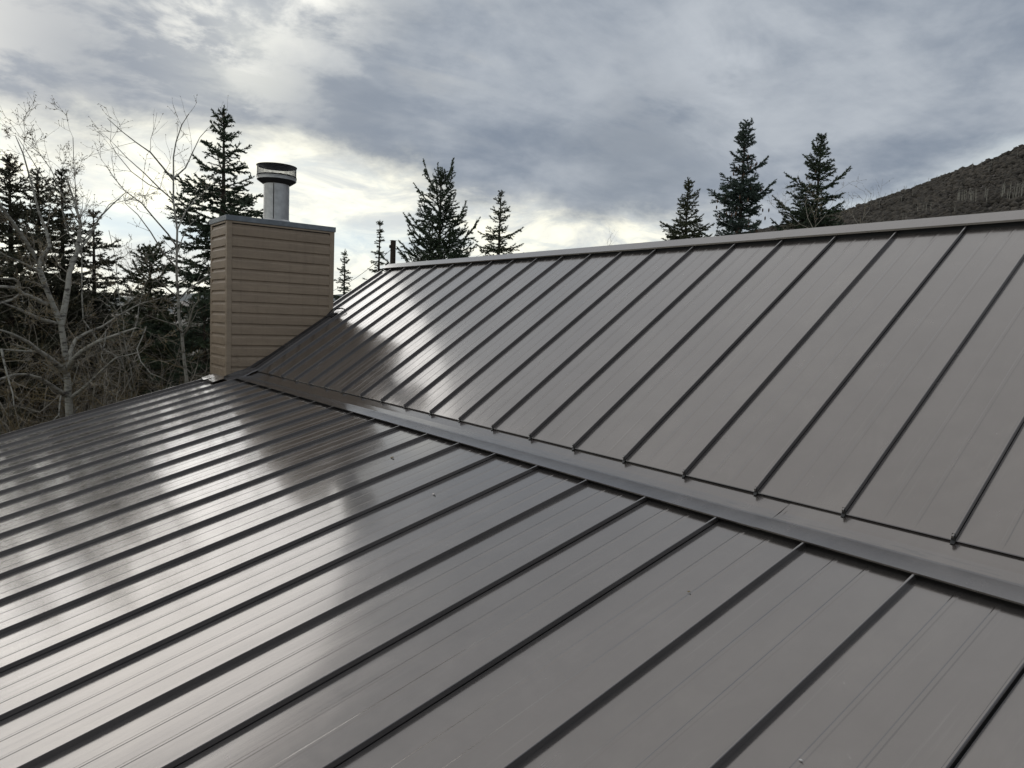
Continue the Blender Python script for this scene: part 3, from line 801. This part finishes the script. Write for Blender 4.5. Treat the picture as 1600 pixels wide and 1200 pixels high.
# behind and left of the chimney
d = 14.5; spruce('spruce_tree', 350, 168, d, 'tall dark spruce directly behind the chimney and flue', pf(d, [(0, 3), (20, 14), (45, 26), (80, 44), (120, 56), (160, 80), (220, 95), (290, 110), (420, 130)]), M_green, up=.30, seed=18, low=8.0, whorl=.27, needle=.05, tw=1.0)
d = 15; spruce('spruce_tree', 14, 243, d, 'dark spruce at the left edge of the view behind bare branches', pf(d, [(0, 3), (20, 14), (60, 30), (120, 48), (200, 70), (350, 100)]), M_brownneedle, up=.25, seed=19, low=7, whorl=.24, tw=1.2)
d = 16; spruce('spruce_tree', 59, 266, d, 'dark spruce with the left one of two close tops behind the forked aspen', pf(d, [(0, 4), (20, 14), (60, 30), (110, 46), (200, 70), (350, 95)]), M_brownneedle, up=.3, seed=20, low=7, whorl=.23, tw=1.2)
d = 16.5; spruce('spruce_tree', 96, 268, d, 'dark spruce with the right one of two close tops behind the forked aspen', pf(d, [(0, 3), (20, 12), (60, 24), (110, 36), (200, 60), (350, 95)]), M_brownneedle, up=.3, seed=21, low=7, whorl=.23, tw=1.2)
d = 17; spruce('spruce_tree', 146, 330, d, 'spruce with level branches in the gap between the two aspens', pf(d, [(0, 3), (20, 12), (50, 30), (90, 48), (140, 62), (300, 90)]), M_brownneedle, up=.1, seed=22, low=6, whorl=.26, tw=1.1)
d = 15; spruce('spruce_tree', 234, 385, d, 'short bushy spruce behind the slender aspen', pf(d, [(0, 4), (20, 18), (50, 36), (90, 52), (150, 66), (300, 90)]), M_olive, up=.2, seed=23, low=6, whorl=.22, tw=1.2)
d = 13; spruce('spruce_tree', 320, 452, d, 'low dark spruce against the left side of the chimney', pf(d, [(0, 4), (20, 24), (60, 50), (120, 70), (300, 100)]), M_green, up=.05, seed=24, low=5.5, whorl=.25, tw=.95)
for px_n, py_n, d_n, lab_n, sd_n in ((-70, 150, 14, 'tall spruce just outside the left edge of the view', 51), (-210, 180, 15, 'tall spruce second outside the left edge of the view', 52), (-400, 120, 15, 'tall spruce third outside the left edge of the view', 53), (-640, 60, 15, 'tall spruce farthest outside the left edge of the view', 54)):
    spruce('spruce_tree', px_n, py_n, d_n, lab_n, pf(d_n, [(0, 3), (20, 14), (60, 34), (120, 54), (200, 74), (350, 110)]), M_brownneedle, up=.2, seed=sd_n, low=8, whorl=.30, tw=.8, dense=.8)
# the wood behind: reads as one dark mass
S = Soup(); fr = np.random.default_rng(8)
for i in range(170):
    a = R_(fr.uniform(-122, -67)); r = fr.uniform(19, 75); top = CAM.z + math.tan(R_(fr.uniform(-.5, 2.2) if i % 3 else fr.uniform(-4, 0))) * r
    cx, cy = CAM.x + r * math.sin(a), CAM.y + r * math.cos(a); hgt = top - GZ
    n = 620; tt = fr.random(n) ** .7; rad = (.25 + tt * hgt * .30) * fr.uniform(.7, 1.05, n); ph = fr.uniform(0, 6.28, n)
    c_ = np.stack([cx + rad * np.cos(ph), cy + rad * np.sin(ph), top - tt * (hgt - .3)], 1)
    dr = np.stack([np.cos(ph), np.sin(ph), fr.uniform(-.5, .3, n)], 1); sd_ = np.stack([-np.sin(ph), np.cos(ph), fr.uniform(-.3, .3, n)], 1)
    sz = fr.uniform(.15, .42, (n, 1)); tri = np.stack([c_ - dr * sz * 1.6 + sd_ * sz * .2, c_ + sd_ * sz * .35 + dr * sz * .4, c_ + dr * sz * 1.1 - sd_ * sz * .3], 1).reshape(-1, 3)
    S.put(tri, np.arange(len(tri)).reshape(-1, 3))
V, F, K = S.out(); add_np('dark_woods', V, F, M_brownneedle, kind='stuff')

# ------------------------------------------------------------------ bare trees
def grow(S, p, d, ln, r, depth, rg, up=.12, wig=.22, spread=.7, kids=(3, 5), k=0, buds=None, minr=.0022, curl=0.0):
    seg = max(3, int(ln / .16)) if ln > .3 else 3; seg = min(seg, 9)
    pts = [p]; dirs = [d]
    for i in range(seg):
        d = d + rg.normal(size=3) * wig / seg ** .5 + np.array([0, 0, up / seg]); d = d / np.linalg.norm(d)
        p = p + d * ln / seg; pts.append(p); dirs.append(d)
    tipr = max(minr * .7, r * .35) if depth > 0 else minr * .5
    S.tube(pts, np.linspace(r, tipr, seg + 1), 5 if r > .02 else 3, k if r > .012 else 1)
    if buds is not None and depth <= 1:
        for i in range(1, seg + 1):
            if rg.random() < .75: buds.append((pts[i], dirs[i]))
    if depth <= 0: return
    n = int(rg.integers(*kids)) + (1 if ln > .8 else 0)
    for i in range(n):
        t_ = rg.uniform(.22, .97); j = min(int(t_ * seg), seg - 1); q = pts[j] + (pts[j + 1] - pts[j]) * (t_ * seg - j)
        dd_ = dirs[j + 1]; a = rg.normal(size=3); a -= (a @ dd_) * dd_; a /= np.linalg.norm(a)
        nd = dd_ * math.cos(spread * rg.uniform(.7, 1.3)) + a * math.sin(spread * rg.uniform(.7, 1.3)); nd /= np.linalg.norm(nd)
        rr = max(minr, (r + (tipr - r) * t_) * rg.uniform(.45, .65))
        grow(S, q, nd, ln * rg.uniform(.38, .68), rr, depth - 1, rg, up, wig, spread, kids, k, buds, minr)
def bare_tree(name, label, base_px, dist, limbs, seed, group=None, cat='tree', depth=3, budsz=.011, material=M_aspen, up=.15, budn=True, kids=(3, 5), lsc=.75, rsc=1.12):
    """limbs: list of (list of (px, py, depth offset), r0, r1, child depth) traced limbs; the first is the trunk"""
    rg = np.random.default_rng(seed); b = at(*base_px, dist); base = np.array([b.x, b.y, GZ])
    root = empty(name, base, label, cat, group); S = Soup(); T = Soup(); buds = []
    for li, (pts, r0, r1, dep) in enumerate(limbs):
        P_ = [np.array(at(x, y, dist + o * lsc)) - base for x, y, o in pts]; r0 *= rsc; r1 *= rsc
        if li == 0: P_ = [np.array([P_[0][0] * .6, P_[0][1] * .6, 0.])] + P_
        # subdivide with wobble
        Q = [P_[0]]
        for a_, c_ in zip(P_[:-1], P_[1:]):
            L_ = np.linalg.norm(c_ - a_); n = max(1, int(L_ / .22))
            for i in range(1, n + 1): Q.append(a_ + (c_ - a_) * i / n + rg.normal(size=3) * min(.012, .02 * L_) * (i < n))
        Q = np.array(Q); rad = np.linspace(r0, r1, len(Q)); (T if li == 0 else S).tube(Q, rad, 9 if r0 > .04 else 5, 0)
        cum = 0
        for i in range(1, len(Q)):
            if li == 0 and i < len(Q) * .55: continue
            sgl = np.linalg.norm(Q[i] - Q[i - 1]); dirn = (Q[i] - Q[i - 1]) / (sgl + 1e-9); fr_ = i / len(Q)
            if fr_ < .18: continue
            for _ in range(1 if rg.random() < .75 else 0 if rg.random() < .4 else 2):
                a = rg.normal(size=3); a -= (a @ dirn) * dirn; a /= np.linalg.norm(a)
                sp = rg.uniform(.5, 1.0); nd = dirn * math.cos(sp) + a * math.sin(sp) + np.array([0, 0, .1]); nd /= np.linalg.norm(nd)
                ln = rg.uniform(.25, .75) * (1.15 - fr_ * .6)
                grow(S, Q[i], nd, ln, max(.0028, rad[i] * rg.uniform(.25, .42)), dep, rg, up, .3, .7, kids, 0, buds)
    if budn and buds:
        bp_ = np.array([x[0] for x in buds]); n = len(bp_)
        tri = []
        for q in range(2):
            a = rg.normal(size=(n, 3)); a[:, 2] -= .5; a /= np.linalg.norm(a, axis=1)[:, None]; s_ = np.cross(a, rg.normal(size=(n, 3))); s_ /= np.linalg.norm(s_, axis=1)[:, None]
            z = budsz * rg.uniform(.6, 1.7, (n, 1)); tri.append(np.stack([bp_ - s_ * z * .35, bp_ + s_ * z * .35, bp_ + a * z * 1.6], 1).reshape(-1, 3))
        tri = np.concatenate(tri)
        add_np('buds', tri, np.arange(len(tri)).reshape(-1, 3), M_twig2, root, kind='stuff')
    V, F, K = T.out(); add_np('trunk', V, F, material, root, smooth=True)
    V, F, K = S.out(); add_np('crown', V, F, material, root, mats=[material, M_twig], midx=K)
    return root
# forked aspen in front on the left, limbs traced from the photograph
A = [([(109, 655, 0), (106, 600, 0), (101, 545, .0), (95, 505, .0), (84, 480, .0), (72, 450, -.1), (64, 425, -.1), (52, 395, -.2), (36, 370, -.4), (18, 345, -.6), (-8, 310, -.9)], .082, .014, 2),
     ([(95, 508, 0), (101, 480, .1), (106, 450, .2), (108, 428, .3), (120, 395, .4), (126, 350, .5), (118, 320, .6), (106, 285, .7), (96, 265, .7)], .038, .005, 2),
     ([(72, 450, -.1), (60, 420, 0), (66, 400, .1), (78, 385, .2), (72, 360, .3), (60, 330, .3), (50, 290, .4), (36, 240, .4), (24, 212, .4)], .03, .004, 2),
     ([(108, 428, .3), (112, 405, .4), (140, 370, .6), (155, 340, .7), (175, 320, .8), (197, 300, .9)], .020, .004, 2),
     ([(104, 580, 0), (112, 565, -.3), (126, 550, -.6), (150, 535, -.9), (185, 522, -1.2), (214, 512, -1.5)], .034, .008, 2),
     ([(106, 572, 0), (110, 550, .2), (118, 530, .4), (135, 520, .5), (160, 510, .7), (190, 490, .9), (218, 475, 1.1), (250, 466, 1.3)], .026, .005, 2),
     ([(103, 582, 0), (92, 572, -.3), (75, 558, -.5), (60, 548, -.8), (45, 535, -1.0), (20, 522, -1.2), (-5, 514, -1.4)], .034, .008, 2),
     ([(78, 560, -.5), (62, 550, -.7), (40, 549, -.9), (15, 547, -1.1), (-8, 545, -1.3)], .018, .006, 1),
     ([(103, 618, 0), (88, 608, -.3), (65, 592, -.6), (45, 586, -.8), (25, 585, -1.1), (-5, 594, -1.4)], .030, .010, 2),
     ([(110, 622, 0), (124, 612, -.2), (140, 598, -.5), (160, 578, -.8), (180, 560, -1.0), (215, 551, -1.3)], .024, .005, 2),
     ([(86, 505, 0), (68, 500, -.3), (45, 490, -.5), (22, 480, -.8), (0, 472, -1.0)], .026, .008, 2),
     ([(72, 475, 0), (54, 466, -.2), (34, 458, -.4), (25, 450, -.6), (5, 448, -.8), (-10, 448, -1)], .030, .012, 2),
     ([(34, 458, -.4), (20, 468, -.6), (0, 474, -.8), (-12, 478, -.9)], .016, .008, 1),
     ([(30, 455, -.4), (30, 442, -.5), (22, 436, -.6), (0, 435, -.8), (-10, 436, -.9)], .018, .008, 1),
     ([(64, 425, -.1), (50, 418, -.2), (30, 408, -.4), (10, 400, -.5), (-6, 390, -.7)], .016, .006, 2),
     ([(165, 518, -1.0), (164, 535, -1.1), (158, 555, -1.2), (166, 575, -1.2)], .008, .003, 1),
     ([(229, 510, -1.5), (222, 528, -1.5), (214, 545, -1.6), (220, 565, -1.7), (235, 583, -1.8), (252, 590, -1.9)], .008, .003, 1),
     ([(2, 545, -1.3), (6, 565, -1.4), (12, 588, -1.5), (20, 615, -1.6), (22, 635, -1.7)], .012, .004, 1),
     ([(95, 618, -.4), (93, 635, -.5), (92, 648, -.6), (80, 660, -.7)], .010, .005, 1)]
bare_tree('aspen_tree', 'thick pale aspen trunk forking into many bare grey limbs at left', (109, 655), 11.3, A, 31, depth=2, kids=(4, 7), rsc=1.2)
B = [([(293, 603, 0), (288, 565, 0), (284, 520, 0), (279, 470, 0), (276, 430, 0), (276, 400, 0), (277, 360, 0), (271, 315, .0), (271, 280, .1), (271, 245, .1), (275, 222, .15), (284, 195, .2), (295, 178, .2)], .047, .005, 1),
     ([(271, 282, .1), (255, 262, -.1), (235, 238, -.3), (212, 222, -.5), (190, 205, -.7), (168, 185, -.9)], .013, .003, 1),
     ([(270, 312, 0), (250, 295, -.2), (225, 270, -.4), (200, 248, -.6), (178, 225, -.8)], .010, .003, 1),
     ([(252, 297, -.2), (232, 288, -.3), (205, 268, -.5), (182, 240, -.7), (172, 222, -.8)], .007, .0025, 1),
     ([(272, 278, .1), (290, 262, .3), (300, 240, .4), (312, 215, .5), (325, 200, .6)], .011, .003, 1),
     ([(277, 360, 0), (290, 330, .3), (305, 312, .5), (322, 298, .7), (335, 284, .9)], .011, .003, 1),
     ([(276, 385, 0), (262, 365, -.2), (240, 340, -.4), (222, 318, -.6), (195, 298, -.8), (180, 280, -.9), (168, 262, -1)], .012, .003, 1),
     ([(277, 420, 0), (255, 395, -.3), (235, 362, -.5), (215, 335, -.7), (196, 318, -.9)], .012, .003, 1),
     ([(279, 466, 0), (260, 450, -.4), (246, 440, -.6), (225, 430, -.9), (205, 410, -1.1)], .012, .003, 2),
     ([(281, 466, 0), (295, 452, .2), (308, 442, .4), (325, 430, .6), (345, 420, .8)], .014, .005, 1),
     ([(286, 525, 0), (294, 512, -.2), (299, 490, -.4), (303, 478, -.5), (310, 470, -.6)], .015, .006, 1),
     ([(284, 520, 0), (275, 508, -.3), (262, 504, -.6), (245, 498, -.9), (228, 492, -1.1)], .013, .004, 1),
     ([(290, 575, 0), (300, 586, .1), (318, 588, .2), (330, 592, .3)], .010, .004, 1),
     ([(276, 400, 0), (285, 372, .3), (298, 350, .5), (312, 338, .6)], .009, .003, 1)]
bare_tree('aspen_tree', 'slender straight aspen with budding twigs beside the chimney', (293, 603), 11.6, B, 32, depth=1, kids=(2, 4))
C_ = [([(205, 610, 0), (188, 560, 0), (160, 545, 0), (130, 500, 0), (128, 460, .1), (128, 400, .2), (122, 340, .2), (117, 280, .2), (114, 215, .2)], .030, .004, 2),
      ([(128, 400, .2), (105, 360, 0), (95, 320, 0), (75, 290, -.2), (50, 250, -.4), (28, 215, -.5)], .012, .003, 1),
      ([(126, 380, .2), (150, 350, .4), (170, 320, .5), (190, 310, .6)], .010, .003, 1), ([(124, 350, .2), (100, 310, .1), (80, 265, 0), (62, 240, 0), (32, 215, -.1)], .009, .003, 1)]
bare_tree('bare_tree', 'thin crooked leafless tree with a bare tip above the twin spruces', (205, 610), 13.0, [C_[0]] + C_[1:], 33, depth=2)
C2 = [([(214, 620, 0), (205, 580, 0), (197, 545, 0), (193, 500, 0), (185, 450, .2), (180, 400, .2), (170, 360, .3)], .022, .004, 2),
      ([(197, 545, 0), (215, 500, .3), (222, 460, .5), (235, 420, .6)], .012, .003, 2), ([(193, 500, 0), (170, 470, -.2), (150, 450, -.3)], .010, .003, 2)]
bare_tree('bare_tree', 'short thin leafless tree midway between the two aspens', (214, 620), 13.6, C2, 34, depth=2)
# bare crowns showing over the ridge beside the tree nearest the hill
for lab, bx, dist, Ls, sd in (('pale leafless tree poking over the ridge in front of the open spruce', 1272, 16.5,
        [([(1272, 380, 0), (1274, 355, 0), (1276, 330, 0), (1280, 308, 0), (1284, 296, 0)], .02, .003, 2), ([(1272, 360, 0), (1262, 340, .1), (1258, 318, .2), (1262, 300, .2)], .012, .003, 2), ([(1273, 355, 0), (1288, 338, .1), (1300, 318, .2), (1306, 300, .2)], .012, .003, 2), ([(1274, 362, 0), (1250, 350, .1), (1236, 338, .2), (1222, 330, .2)], .010, .003, 2)], 41),
        ('thin leafless tree standing against the hill right of the last spruce', 1345, 17,
        [([(1340, 380, 0), (1345, 355, 0), (1350, 335, 0), (1352, 318, 0), (1354, 306, 0)], .018, .003, 1), ([(1344, 356, 0), (1334, 340, .1), (1330, 322, .1)], .009, .003, 1), ([(1348, 342, 0), (1358, 328, .1), (1362, 318, .1)], .008, .003, 1)], 42)):
    bare_tree('bare_tree', lab, (bx, 400), dist, Ls, sd, depth=1, kids=(2, 4), rsc=.6, material=M_twig)
tw_ = [([(948, 392, 0), (950, 385, 0), (949, 380, 0), (950, 374, 0)], .010, .003, 0), ([(949, 386, 0), (954, 381, 0), (955, 378, 0)], .006, .003, 0)]
bare_tree('bare_tree', 'tiny bare treetop just showing over the middle of the ridge', (950, 400), 22, tw_, 43, depth=0, kids=(1, 2))

# ------------------------------------------------------------------ thicket of leafless brush below the trees
S = Soup(); rg = np.random.default_rng(77)
for i in range(150):
    px = rg.uniform(-70, 335); dist = rg.uniform(12.0, 17)
    if i % 4 == 0: px = rg.uniform(150, 330)
    tpy = rg.uniform(470, 600); top = at(px, tpy, dist); base = np.array([top.x, top.y, GZ + rg.uniform(-.05, .1)]); Hh = top.z - GZ
    for q in range(int(rg.integers(4, 7))):
        a = rg.uniform(0, 6.28); d_ = np.array([math.cos(a) * rg.uniform(.1, .5), math.sin(a) * rg.uniform(.1, .5), 1.]); d_ /= np.linalg.norm(d_)
        kk = 0 if i % 3 else 1
        Lh = Hh * rg.uniform(.6, 1.0)
        P0 = base; seg = 6; pts = [P0]; dd_ = d_
        for s_ in range(seg):
            dd_ = dd_ + rg.normal(size=3) * .16; dd_ /= np.linalg.norm(dd_); pts.append(pts[-1] + dd_ * Lh / seg)
        S.tube(pts, np.linspace(.016, .005, seg + 1), 4, kk)
        for s_ in range(2, seg + 1):
            for z in range(3):
                a_ = rg.normal(size=3); a_[2] *= .6; nd = dd_ * .5 + a_ * .6; nd /= np.linalg.norm(nd)
                SS_ = Soup(); grow(SS_, np.array(pts[s_]), nd, rg.uniform(.4, 1.1), .006, 1, rg, up=rg.uniform(-.5, .3), wig=.55, spread=.8, kids=(2, 4), k=kk, minr=.0026)
                V, F, K = SS_.out(); S.put(V, F, kk)
V, F, K = S.out()
# keep the brush clear of the house
add_np('thicket', V, F, M_twig, mats=[M_twig, M_twig2], midx=np.concatenate(S.K), kind='stuff')

# ------------------------------------------------------------------ utility pole and its wires
pt_ = at(614.5, 376, 21); pole = empty('utility_pole', (pt_.x, pt_.y, GZ), 'brown wooden utility pole with wires at the left end of the ridge', 'pole')
Hp = pt_.z - GZ
tubeobj('pole', [(0, 0, 0), (0, 0, Hp * .5), (0, 0, Hp - .02), (0, 0, Hp)], [.10, .085, .076, .072], M_wood, pole, 12)
v, f = boxv(-.074, .074, -.074, .074, Hp - .003, Hp + .006); add('pole_top', v, f, M_wood, pole)
tubeobj('insulator', [(.0, -.10, Hp - .22), (0, -.10, Hp - .17), (0, -.10, Hp - .13)], [.02, .03, .015], M_black, pole, 8)
tubeobj('insulator', [(.07, .07, Hp - .26), (.09, .09, Hp - .22), (.09, .09, Hp - .18)], [.02, .03, .015], M_black, pole, 8)
def wire(a, b, sag, rad=.008):
    a, b = Vector(a), Vector(b); n = 16; return [a.lerp(b, i / n) - Vector((0, 0, sag * 4 * (i / n) * (1 - i / n))) for i in range(n + 1)]
base = Vector((pt_.x, pt_.y, GZ))
A0 = at(611, 390, 20.9) - base; B0 = at(470, 466, 30) - base
tubeobj('wire', wire(A0, B0, .35), .008, M_black, pole, 4)
A1 = at(618, 388, 21) - base; B1 = at(760, 392, 46) - base
tubeobj('wire', wire(A1, B1, .5), .008, M_black, pole, 4)

# ------------------------------------------------------------------ small litter on the lower slope
def onlow(px, py, h=.002):
    n_ = Vector((0, -TA, 1)); d_ = heading(px, py); return CAM + d_ * ((h - n_.dot(CAM)) / n_.dot(d_))
def bit(name, px, py, sz, material, label, cat, seed):
    rg = random.Random(seed); c = onlow(px, py, .004); v = []
    for (a, b_, h) in ((-1, -.3, 0), (-.3, .35, .5), (.5, .3, .3), (1, -.1, .9), (.1, -.4, 0)):
        v.append((c.x + a * sz + rg.uniform(-.2, .2) * sz, c.y + b_ * sz * CA, c.z + b_ * sz * SA + h * sz * .35))
    o = add(name, v, [(0, 1, 4), (1, 2, 4), (2, 3, 4)], material, None, label=label, category=cat); o.modifiers.new('s', 'SOLIDIFY').thickness = .001
bit('dry_leaf', 613, 715, .020, M_twig2, 'small curled dark leaf on the lower slope near the flashing', 'leaf', 1)
bit('dry_leaf', 678, 772, .016, M_flash, 'small grey curled leaf on the lower slope, further down than the dark one', 'leaf', 2)
bit('metal_chip', 1252, 1188, .006, M_bright, 'tiny bright metal chip on the lowest panels near the bottom edge', 'chip', 3)
bit('dry_leaf', 1077, 925, .008, M_twig2, 'tiny dark scrap of leaf on a panel below the middle of the flashing', 'leaf', 4)
